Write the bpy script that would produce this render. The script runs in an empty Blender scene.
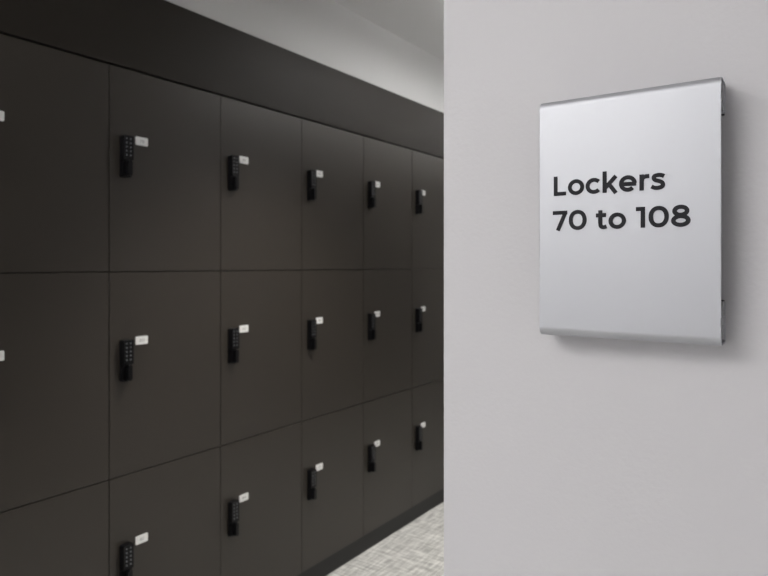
import bpy, math
from mathutils import Vector

scene = bpy.context.scene
scene.view_settings.view_transform = 'Standard'
scene.view_settings.look = 'None'
scene.view_settings.exposure = 0.0

# ------------------------------------------------------------------ materials
def new_mat(name, color, rough=0.5, metal=0.0, spec=0.5):
    m = bpy.data.materials.new(name); m.use_nodes = True
    b = m.node_tree.nodes['Principled BSDF']
    b.inputs['Base Color'].default_value = (*color, 1)
    b.inputs['Roughness'].default_value = rough
    b.inputs['Metallic'].default_value = metal
    b.inputs['Specular IOR Level'].default_value = spec
    return m

def add_bump(m, scale, strength, dist=0.001, detail=3, stretch=(1, 1, 1)):
    nt = m.node_tree; b = nt.nodes['Principled BSDF']
    tc = nt.nodes.new('ShaderNodeTexCoord'); mp = nt.nodes.new('ShaderNodeMapping')
    mp.inputs['Scale'].default_value = stretch
    n = nt.nodes.new('ShaderNodeTexNoise'); bp = nt.nodes.new('ShaderNodeBump')
    n.inputs['Scale'].default_value = scale; n.inputs['Detail'].default_value = detail
    bp.inputs['Strength'].default_value = strength; bp.inputs['Distance'].default_value = dist
    nt.links.new(tc.outputs['Object'], mp.inputs['Vector'])
    nt.links.new(mp.outputs['Vector'], n.inputs['Vector'])
    nt.links.new(n.outputs['Fac'], bp.inputs['Height'])
    nt.links.new(bp.outputs['Normal'], b.inputs['Normal'])

m_wall = new_mat('painted_wall', (0.67, 0.66, 0.68), 0.5, spec=0.4)
add_bump(m_wall, 200, 0.4, 0.0007, detail=2)
m_bulk = new_mat('bulkhead_paint', (0.66, 0.66, 0.655), 0.7)
m_ceil = new_mat('ceiling_paint', (0.74, 0.74, 0.74), 0.8)
m_door = new_mat('locker_laminate', (0.047, 0.041, 0.0345), 0.32, spec=0.42)
add_bump(m_door, 900, 0.12, 0.0002)
m_fascia = new_mat('fascia_laminate', (0.032, 0.028, 0.024), 0.45, spec=0.12)
m_carc = new_mat('locker_carcass', (0.006, 0.006, 0.006), 0.7)
m_plinth = new_mat('plinth_black', (0.008, 0.008, 0.008), 0.5)
m_lock = new_mat('lock_black', (0.004, 0.004, 0.005), 0.4, spec=0.25)
m_key = new_mat('key_legend', (0.22, 0.23, 0.25), 0.5)
m_label = new_mat('number_tag_white', (0.92, 0.92, 0.91), 0.4)
m_ink = new_mat('tag_ink', (0.45, 0.45, 0.45), 0.5)
m_alu = new_mat('anodised_aluminium', (0.545, 0.555, 0.585), 0.52, metal=0.85)
add_bump(m_alu, 1500, 0.12, 0.0002)
m_brk = new_mat('bracket_dark', (0.05, 0.05, 0.055), 0.5, metal=0.3)
m_clip = new_mat('clip_grey', (0.45, 0.46, 0.48), 0.5, metal=0.3)
m_txt = new_mat('letter_charcoal', (0.022, 0.022, 0.026), 0.6, spec=0.2)
m_frame = new_mat('light_frame', (0.7, 0.7, 0.7), 0.5)

def emis(name, s, col=(1, 1, 1)):
    m = bpy.data.materials.new(name); m.use_nodes = True
    b = m.node_tree.nodes['Principled BSDF']
    b.inputs['Emission Color'].default_value = (*col, 1)
    b.inputs['Emission Strength'].default_value = s
    return m

# carpet: woven linear texture
m_floor = new_mat('carpet_tile', (0.4, 0.4, 0.39), 0.95, spec=0.1)
nt = m_floor.node_tree; b = nt.nodes['Principled BSDF']
tc = nt.nodes.new('ShaderNodeTexCoord')
facs = []
for st in ((9, 110, 1), (110, 9, 1)):
    mp = nt.nodes.new('ShaderNodeMapping'); mp.inputs['Scale'].default_value = st
    n = nt.nodes.new('ShaderNodeTexNoise'); n.inputs['Scale'].default_value = 1.0; n.inputs['Detail'].default_value = 2
    nt.links.new(tc.outputs['Object'], mp.inputs['Vector']); nt.links.new(mp.outputs['Vector'], n.inputs['Vector'])
    facs.append(n)
ad = nt.nodes.new('ShaderNodeMath'); ad.operation = 'ADD'
nt.links.new(facs[0].outputs['Fac'], ad.inputs[0]); nt.links.new(facs[1].outputs['Fac'], ad.inputs[1])
hf = nt.nodes.new('ShaderNodeMath'); hf.operation = 'MULTIPLY'; hf.inputs[1].default_value = 0.5
nt.links.new(ad.outputs[0], hf.inputs[0])
cr = nt.nodes.new('ShaderNodeValToRGB')
cr.color_ramp.elements[0].position = 0.38; cr.color_ramp.elements[0].color = (0.36, 0.36, 0.35, 1)
cr.color_ramp.elements[1].position = 0.62; cr.color_ramp.elements[1].color = (0.80, 0.80, 0.77, 1)
nt.links.new(hf.outputs[0], cr.inputs['Fac']); nt.links.new(cr.outputs['Color'], b.inputs['Base Color'])
bp = nt.nodes.new('ShaderNodeBump'); bp.inputs['Strength'].default_value = 0.4; bp.inputs['Distance'].default_value = 0.002
nt.links.new(hf.outputs[0], bp.inputs['Height']); nt.links.new(bp.outputs['Normal'], b.inputs['Normal'])

# ------------------------------------------------------------------ mesh helper
class MB:
    def __init__(self): self.v = []; self.f = []; self.m = []
    def box(self, a, c, mi=0):
        x0, y0, z0 = a; x1, y1, z1 = c
        k = len(self.v)
        self.v += [(x0,y0,z0),(x1,y0,z0),(x1,y1,z0),(x0,y1,z0),(x0,y0,z1),(x1,y0,z1),(x1,y1,z1),(x0,y1,z1)]
        for q in ((0,3,2,1),(4,5,6,7),(0,1,5,4),(1,2,6,5),(2,3,7,6),(3,0,4,7)):
            self.f.append([k+i for i in q]); self.m.append(mi)
    def prism(self, pts2, fn, t0, t1, mi):
        k = len(self.v); n = len(pts2)
        self.v += [fn(u, v, t0) for u, v in pts2] + [fn(u, v, t1) for u, v in pts2]
        self.f.append([k+n+i for i in range(n)]); self.m.append(mi)
        self.f.append([k+i for i in reversed(range(n))]); self.m.append(mi)
        for i in range(n):
            j = (i+1) % n
            self.f.append([k+i, k+j, k+n+j, k+n+i]); self.m.append(mi)
    def stroke(self, pts, w, fn, t0, t1, mi, closed=False):
        n = len(pts); L = []; R = []
        for i, (x, y) in enumerate(pts):
            if closed: p = pts[i-1]; q = pts[(i+1) % n]
            else: p = pts[max(i-1, 0)]; q = pts[min(i+1, n-1)]
            def nrm(a, c):
                d = Vector((c[0]-a[0], c[1]-a[1]))
                if d.length < 1e-12: return None
                d.normalize(); return Vector((-d.y, d.x))
            n1 = nrm(p, (x, y)); n2 = nrm((x, y), q)
            n1 = n1 or n2; n2 = n2 or n1
            mm = (n1+n2).normalized(); s = min(1/max(mm.dot(n1), 0.3), 2.5)
            L.append((x+mm.x*w/2*s, y+mm.y*w/2*s)); R.append((x-mm.x*w/2*s, y-mm.y*w/2*s))
        k = len(self.v)
        for l, r in zip(L, R):
            self.v += [fn(*l, t1), fn(*r, t1), fn(*l, t0), fn(*r, t0)]
        for i in range(n if closed else n-1):
            a = k+4*i; c = k+4*((i+1) % n)
            for q in ((a, a+1, c+1, c), (a+2, c+2, c+3, a+3), (a, c, c+2, a+2), (a+1, a+3, c+3, c+1)):
                self.f.append(list(q)); self.m.append(mi)
        if not closed:
            for a in (k, k+4*(n-1)):
                self.f.append([a, a+2, a+3, a+1]); self.m.append(mi)
    def obj(self, name, mats, bevel=0, origin=None):
        me = bpy.data.meshes.new(name)
        o = Vector(origin) if origin else Vector((0, 0, 0))
        me.from_pydata([tuple(Vector(v)-o) for v in self.v], [], self.f)
        for m in mats: me.materials.append(m)
        for p, mi in zip(me.polygons, self.m): p.material_index = mi
        me.update()
        import bmesh
        bm = bmesh.new(); bm.from_mesh(me); bmesh.ops.recalc_face_normals(bm, faces=bm.faces); bm.to_mesh(me); bm.free()
        ob = bpy.data.objects.new(name, me); ob.location = o
        scene.collection.objects.link(ob)
        if bevel:
            bv = ob.modifiers.new('bevel', 'BEVEL'); bv.width = bevel; bv.segments = 2
            bv.limit_method = 'ANGLE'; bv.angle_limit = math.radians(40)
        return ob

def simple_box(name, a, c, mat, bevel=0):
    mb = MB(); mb.box(a, c); return mb.obj(name, [mat], bevel, origin=((a[0]+c[0])/2, (a[1]+c[1])/2, a[2]))

# ------------------------------------------------------------------ glyphs (cap height 700)
def arc(cx, cy, rx, ry, a0, a1, n=28, p=1.0):
    out = []
    for i in range(n+1):
        a = math.radians(a0+(a1-a0)*i/n); c, s = math.cos(a), math.sin(a)
        out.append((cx+rx*math.copysign(abs(c)**p, c), cy+ry*math.copysign(abs(s)**p, s)))
    return out
W = 138
def smooth(pts, n=10):
    out = []
    P = [pts[0]]+list(pts)+[pts[-1]]
    for i in range(1, len(P)-2):
        p0, p1, p2, p3 = P[i-1:i+3]
        for k in range(n):
            t = k/n
            out.append(tuple(0.5*((2*p1[j])+(-p0[j]+p2[j])*t+(2*p0[j]-5*p1[j]+4*p2[j]-p3[j])*t*t+(-p0[j]+3*p1[j]-3*p2[j]+p3[j])*t**3) for j in (0, 1)))
    out.append(tuple(pts[-1])); return out
G = {
 'L': (560, [([(139, 0), (139, 700)], 0), ([(85, 68), (520, 68)], 0)]),
 'o': (640, [(arc(320, 268, 220, 212, 0, 360, 40)[:-1], 1)]),
 'c': (545, [(arc(310, 268, 220, 212, 42, 318, 32), 0)]),
 'k': (592, [([(132, 0), (132, 742)], 0), ([(150, 170), (515, 560)], 0), ([(262, 318), (515, -30)], 0)]),
 'e': (625, [(arc(312, 268, 220, 212, -8, 316, 40)[1:], 0), ([(100, 250), (582, 250)], 0)]),
 'r': (405, [([(132, 0), (132, 538)], 0), (smooth([(132, 290), (160, 400), (240, 460), (375, 470)]), 0)]),
 's': (490, [(smooth([(430, 428), (350, 468), (240, 478), (135, 450), (112, 385), (160, 318), (270, 278), (360, 232), (394, 150), (350, 84), (240, 56), (130, 66), (38, 114)]), 0)]),
 't': (420, [(smooth([(175, 655), (175, 400), (175, 200), (200, 96), (280, 58), (385, 90)]), 0), ([(25, 480), (365, 480)], 0)]),
 '7': (590, [([(35, 632), (560, 632)], 0), ([(506, 660), (215, -10)], 0)]),
 '0': (685, [(arc(342, 350, 243, 288, 0, 360, 44, 0.92)[:-1], 1)]),
 '1': (390, [([(240, 0), (240, 700)], 0), ([(20, 632), (240, 632)], 0)]),
 '8': (650, [(arc(325, 512, 186, 130, 0, 360, 36)[:-1], 1), (arc(325, 197, 222, 141, 0, 360, 36)[:-1], 1)]),
 '2': (590, [(smooth([(70, 560), (170, 640), (320, 640), (440, 560), (420, 420), (300, 270), (90, 70)]), 0), ([(60, 58), (530, 58)], 0)]),
 '3': (590, [([(60, 643), (480, 643), (270, 410)], 0), (smooth([(250, 400), (400, 380), (465, 220), (400, 90), (250, 55), (50, 120)]), 0)]),
 '4': (680, [([(410, 700), (100, 210), (640, 210)], 0), ([(450, 0), (450, 430)], 0)]),
 '5': (590, [([(500, 643), (140, 643), (120, 380)], 0), (smooth([(110, 390), (300, 400), (450, 340), (460, 180), (380, 80), (240, 55), (50, 120)]), 0)]),
 '6': (630, [(arc(330, 225, 210, 170, 0, 360, 30)[:-1], 1), (smooth([(520, 620), (380, 645), (230, 600), (140, 450), (120, 225)]), 0)]),
 '9': (630, [(arc(300, 475, 210, 170, 0, 360, 30)[:-1], 1), (smooth([(510, 475), (490, 250), (400, 100), (250, 55), (110, 80)]), 0)]),
 ' ': (270, []),
}
def text(mb, s, fn, u0, v0, cap, mi, t0, t1, fitw=None, w=W):
    sc = cap/700; tot = sum(G[c][0] for c in s)
    su = sc if fitw is None else fitw/(tot-100)
    x = u0/su-60 if fitw else u0/su
    for ci, c in enumerate(s):
        adv, st = G[c]
        for si, (pts, cl) in enumerate(st):
            off = 0.00002*(si+ci % 2)
            mb.stroke([((px+x), py) for px, py in pts], w,
                      lambda a, bb, t, su=su, sc=sc: fn(a*su, v0+bb*sc, t), t0, t1+off, mi, bool(cl))
        x += adv
    return tot*su

# ------------------------------------------------------------------ room
CAMZ = 1.296
XL = -1.685          # locker door plane
CEIL = 2.41
simple_box('floor', (-2.3, -2.6, -0.1), (1.9, 5.7, 0.0), m_floor)
simple_box('ceiling', (-2.3, -2.6, CEIL), (1.9, 5.7, CEIL+0.1), m_ceil)
simple_box('wall_left', (-2.3, -2.6, 0), (-2.16, 5.7, CEIL), m_bulk)
simple_box('wall_bulkhead', (-2.16, -0.19, 2.127), (XL-0.004, 5.5, CEIL), m_bulk)
simple_box('wall_left_return', (-2.16, -2.4, 0), (XL, -0.195, CEIL), m_bulk)
simple_box('wall_far', (-2.16, 5.5, 0), (1.9, 5.7, CEIL), m_wall)
simple_box('wall_back', (-2.16, -2.6, 0), (1.9, -2.4, CEIL), m_wall)
simple_box('wall_right', (1.7, -2.4, 0), (1.9, 5.5, CEIL), m_wall)
WY = 0.634
XE = -0.3550
simple_box('wall_sign', (XE, WY, 0), (1.7, WY+0.12, CEIL), m_wall, bevel=0.0015)
simple_box('baseboard_sign', (XE, WY-0.012, 0), (1.7, WY, 0.09), m_plinth, bevel=0.002)

# ------------------------------------------------------------------ lockers
Wd, H, Z0, Y0 = 0.411, 0.60, 0.076, 1.045-3*0.411
g = 0.0015
def rrect(u0, v0, u1, v1, r, n=5):
    pts = []
    for cx, cy, a in ((u1-r, v1-r, 0), (u0+r, v1-r, 90), (u0+r, v0+r, 180), (u1-r, v0+r, 270)):
        for i in range(n+1):
            q = math.radians(a+90*i/n); pts.append((cx+r*math.cos(q), cy+r*math.sin(q)))
    return pts
def bank(XP, YS, ncol, num, sg):
    """run of 3-high lockers; sg=+1 faces +X, -1 faces -X (u runs left to right for the viewer)"""
    for c in range(ncol):
        for r in range(3):
            zt = Z0+(3-r)*H; zb = zt-H
            yl = YS+c*Wd
            yo = yl if sg > 0 else yl+Wd
            fl = lambda u, v, t: (XP+sg*t, yo+sg*u, v)
            rect = lambda u0, v0, u1, v1: [(u0, v0), (u1, v0), (u1, v1), (u0, v1)]
            mb = MB()
            mb.prism(rect(0.0003, zb+0.0003, Wd-0.0003, zt-0.0003), fl, -0.45, -0.021, 1)
            mb.prism(rect(g, zb+g, Wd-g, zt-g), fl, -0.0195, 0, 0)
            lc = 0.105; lz = zt-0.207
            mb.prism(rrect(lc-0.0205, lz-0.0125, lc+0.0205, lz+0.0125, 0.003), fl, 0, 0.003, 4)
            s = str(num); cap = 0.0095
            wtot = sum(G[k][0] for k in s)*cap/700
            text(mb, s, fl, lc-wtot/2, lz-cap/2, cap, 5, 0.0028, 0.0033, w=110)
            kc = 0.049; kz = zt-0.260
            mb.prism(rrect(kc-0.0165, kz-0.062, kc+0.0165, kz+0.060, 0.005), fl, 0, 0.010, 2)
            mb.prism(rrect(kc-0.0165, kz-0.012, kc+0.0165, kz+0.060, 0.004), fl, 0.010, 0.021, 2)
            mb.prism(rrect(kc-0.0150, kz-0.060, kc+0.0150, kz-0.015, 0.008), fl, 0.010, 0.017, 2)
            mb.prism(rrect(kc-0.0070, kz-0.058, kc+0.0070, kz-0.013, 0.006), fl, 0.017, 0.030, 2)
            for i in range(5):
                for j in (-1, 1):
                    u = kc+j*0.0065; v = kz+0.050-i*0.012
                    mb.prism(rrect(u-0.0018, v-0.0022, u+0.0018, v+0.0022, 0.001, 2), fl, 0.0205, 0.0215, 3)
            mb.obj('locker', [m_door, m_carc, m_lock, m_key, m_label, m_ink], bevel=0.0008, origin=(XP-sg*0.2, yl+Wd/2, zb))
            num += 1
    YE = YS+ncol*Wd
    def bx(m, a, c, mi):
        x0, x1 = sorted((XP-sg*a[0], XP-sg*c[0]))
        m.box((x0, a[1], a[2]), (x1, c[1], c[2]), mi)
    mb = MB()
    bx(mb, (0.45, YS, Z0+3*H+0.0005), (0.03, YE, 2.126), 0)
    bx(mb, (0.03, YS, Z0+3*H+0.005), (0, YE, 2.126), 1)
    mb.obj('locker_fascia', [m_carc, m_fascia], bevel=0.0015, origin=(XP, (YS+YE)/2, Z0+3*H))
    mb = MB(); bx(mb, (0.45, YS, 0), (0.006, YE, Z0-0.001), 0)
    mb.obj('locker_plinth', [m_plinth], origin=(XP, (YS+YE)/2, 0))
    return YE
YE = bank(XL, Y0, 13, 70, 1)
simple_box('trim_end_panel', (XL-0.45, YE+0.001, 0), (XL, 5.5, 2.126), m_fascia)
XO = 0.02
bank(XO, 3.40, 5, 40, -1)
simple_box('wall_bulkhead_opposite', (XO+0.004, 3.40, 2.127), (XO+0.45, 5.5, CEIL), m_bulk)
simple_box('wall_corridor_reflector', (XO, 1.95, 0), (XO+0.45, 3.395, CEIL), m_wall)  # unseen pale wall, added to reflect a glow in the middle doors

# ------------------------------------------------------------------ sign
SY = 0.600
xl, xr = -0.2275, -0.068
zt, zb = CAMZ+0.1610, CAMZ-0.0692
t = 0.0018; rad = 0.007; dep = 0.031
prof = []
h = t/2
def pa(cy, cz, r, a0, a1, n=8): return [(cy+r*math.cos(math.radians(a0+(a1-a0)*i/n)), cz+r*math.sin(math.radians(a0+(a1-a0)*i/n))) for i in range(n+1)]
top, bot, fr, bk = zt-h, zb+h, h, dep-h
r2 = 0.003
prof += [(bk, top-0.026)]+pa(bk-r2, top-r2, r2, 0, 90)+pa(fr+rad, top-rad, rad, 90, 180)
prof += pa(fr+rad, bot+rad, rad, 180, 270)+pa(bk-r2, bot+r2, r2, -90, 0)+[(bk, bot+0.036)]
mb = MB()
mb.stroke(prof, t, lambda u, v, w: (w, SY+u, v), xl, xr, 0)
root = bpy.data.objects.new('wall_sign_plaque', None)
root.location = ((xl+xr)/2, WY, (zt+zb)/2); scene.collection.objects.link(root)
bpy.context.view_layer.update()
def kid(o):
    o.parent = root; o.matrix_parent_inverse = root.matrix_world.inverted()
    return o
kid(mb.obj('face_plate', [m_alu], bevel=0.0003))
mb = MB()
mb.box((xl+0.03, SY+dep, zb+0.006), (xr-0.03, WY, zt-0.006), 0)
mb.box((xl+0.001, SY+dep, zt-0.028), (xr-0.001, WY, zt-0.004), 0)
mb.box((xl+0.001, SY+dep, zb+0.004), (xr-0.001, WY, zb+0.038), 0)
kid(mb.obj('wall_bracket', [m_brk], bevel=0.0003))
mb = MB()
for za, zc in ((zt-0.025, zt-0.003), (zb+0.004, zb+0.036)):
    zm = (za+zc)/2
    mb.box((xl+0.003, SY+0.004, za), (xr-0.001, SY+0.010, zc), 0)
    mb.box((xl+0.003, SY+0.020, za), (xr-0.001, SY+0.029, zc), 0)
    mb.box((xl+0.003, SY+0.010, zm-0.003), (xr-0.001, SY+0.020, zm+0.003), 0)
    mb.box((xl+0.003, SY+0.010, za), (xr-0.006, SY+0.020, zc), 1)
kid(mb.obj('clip_extrusion', [m_clip, m_brk], bevel=0.0003))
mb = MB()
fs = lambda u, v, w: (u, SY-w, v)
text(mb, 'Lockers', fs, -0.2131, CAMZ+0.0672, 0.0188, 0, -0.0002, 0.0006, fitw=0.1008)
text(mb, '70 to 108', fs, -0.2131, CAMZ+0.0336, 0.0188, 0, -0.0002, 0.0006, fitw=0.1215)
kid(mb.obj('lettering', [m_txt]))

# ------------------------------------------------------------------ unseen hanging fill panels, added to brighten ceiling and room
def fill_pendant(x, y, sx, sy, down, up, z=2.27):
    mb = MB(); e = 0.012; z0 = z; z1 = z+0.04
    mb.box((x-sx/2-e, y-sy/2-e, z0), (x+sx/2+e, y-sy/2, z1), 0)
    mb.box((x-sx/2-e, y+sy/2, z0), (x+sx/2+e, y+sy/2+e, z1), 0)
    mb.box((x-sx/2-e, y-sy/2, z0), (x-sx/2, y+sy/2, z1), 0)
    mb.box((x+sx/2, y-sy/2, z0), (x+sx/2+e, y+sy/2, z1), 0)
    mb.box((x-sx/2, y-sy/2, z0+0.004), (x+sx/2, y+sy/2, z0+0.008), 1)
    mb.box((x-sx/2, y-sy/2, z1-0.008), (x+sx/2, y+sy/2, z1-0.004), 2)
    for s in (-1, 1):
        mb.box((x-0.002, y+s*sy*0.4-0.002, z1-0.004), (x+0.002, y+s*sy*0.4+0.002, CEIL), 0)
    mb.obj('added_fill_pendant', [m_frame, emis('fill_glow_down', down, (1.0, 0.985, 0.97)), emis('fill_glow_up', up, (1.0, 0.985, 0.97))], origin=(x, y, CEIL))
fill_pendant(-0.95, -1.3, 1.2, 1.3, 7.6, 7.5)  # added out of view; direction follows the sign's shadow
fill_pendant(-0.95, 2.75, 0.2, 1.2, 7, 15, z=2.29)
fill_pendant(-0.95, 4.4, 0.2, 1.4, 6, 13, z=2.29)

def glow_spot(x, y, watts, half):  # unseen spot added to put a glow on middle and lower doors
    root = bpy.data.objects.new('added_glow_spot', None); root.location = (x, y, CEIL); scene.collection.objects.link(root)
    bpy.context.view_layer.update()
    mb = MB()
    ring = [(0.048*math.cos(2*math.pi*i/32), 0.048*math.sin(2*math.pi*i/32)) for i in range(32)]
    mb.stroke(ring, 0.014, lambda a, b, t: (x+a, y+b, CEIL-t), 0, 0.006, 0, True)
    r = mb.obj('trim_ring', [m_frame]); r.parent = root; r.matrix_parent_inverse = root.matrix_world.inverted()
    l = bpy.data.lights.new('lamp', 'SPOT'); l.energy = watts; l.spot_size = 2*half; l.spot_blend = 0.75; l.shadow_soft_size = 0.035
    l.color = (1.0, 0.95, 0.88)
    lo = bpy.data.objects.new('lamp', l); scene.collection.objects.link(lo)
    lo.parent = root; lo.location = (0, 0, -0.012)
glow_spot(-1.0, 1.60, 95, math.radians(46))
glow_spot(-1.0, 3.55, 50, math.radians(46))

w = bpy.data.worlds.new('World'); scene.world = w; w.use_nodes = True
w.node_tree.nodes['Background'].inputs['Color'].default_value = (0.8, 0.85, 0.9, 1)
w.node_tree.nodes['Background'].inputs['Strength'].default_value = 0.3

# ------------------------------------------------------------------ camera
cam = bpy.data.cameras.new('camera'); co = bpy.data.objects.new('camera', cam)
scene.collection.objects.link(co); scene.camera = co
co.location = (0, 0, CAMZ)
co.rotation_euler = (math.radians(90), 0, math.atan(435/630))
cam.sensor_width = 36; cam.lens = 630/768*36
cam.shift_y = -23/768
cam.clip_start = 0.01
cam.dof.use_dof = True; cam.dof.focus_distance = 0.56; cam.dof.aperture_fstop = 12.0
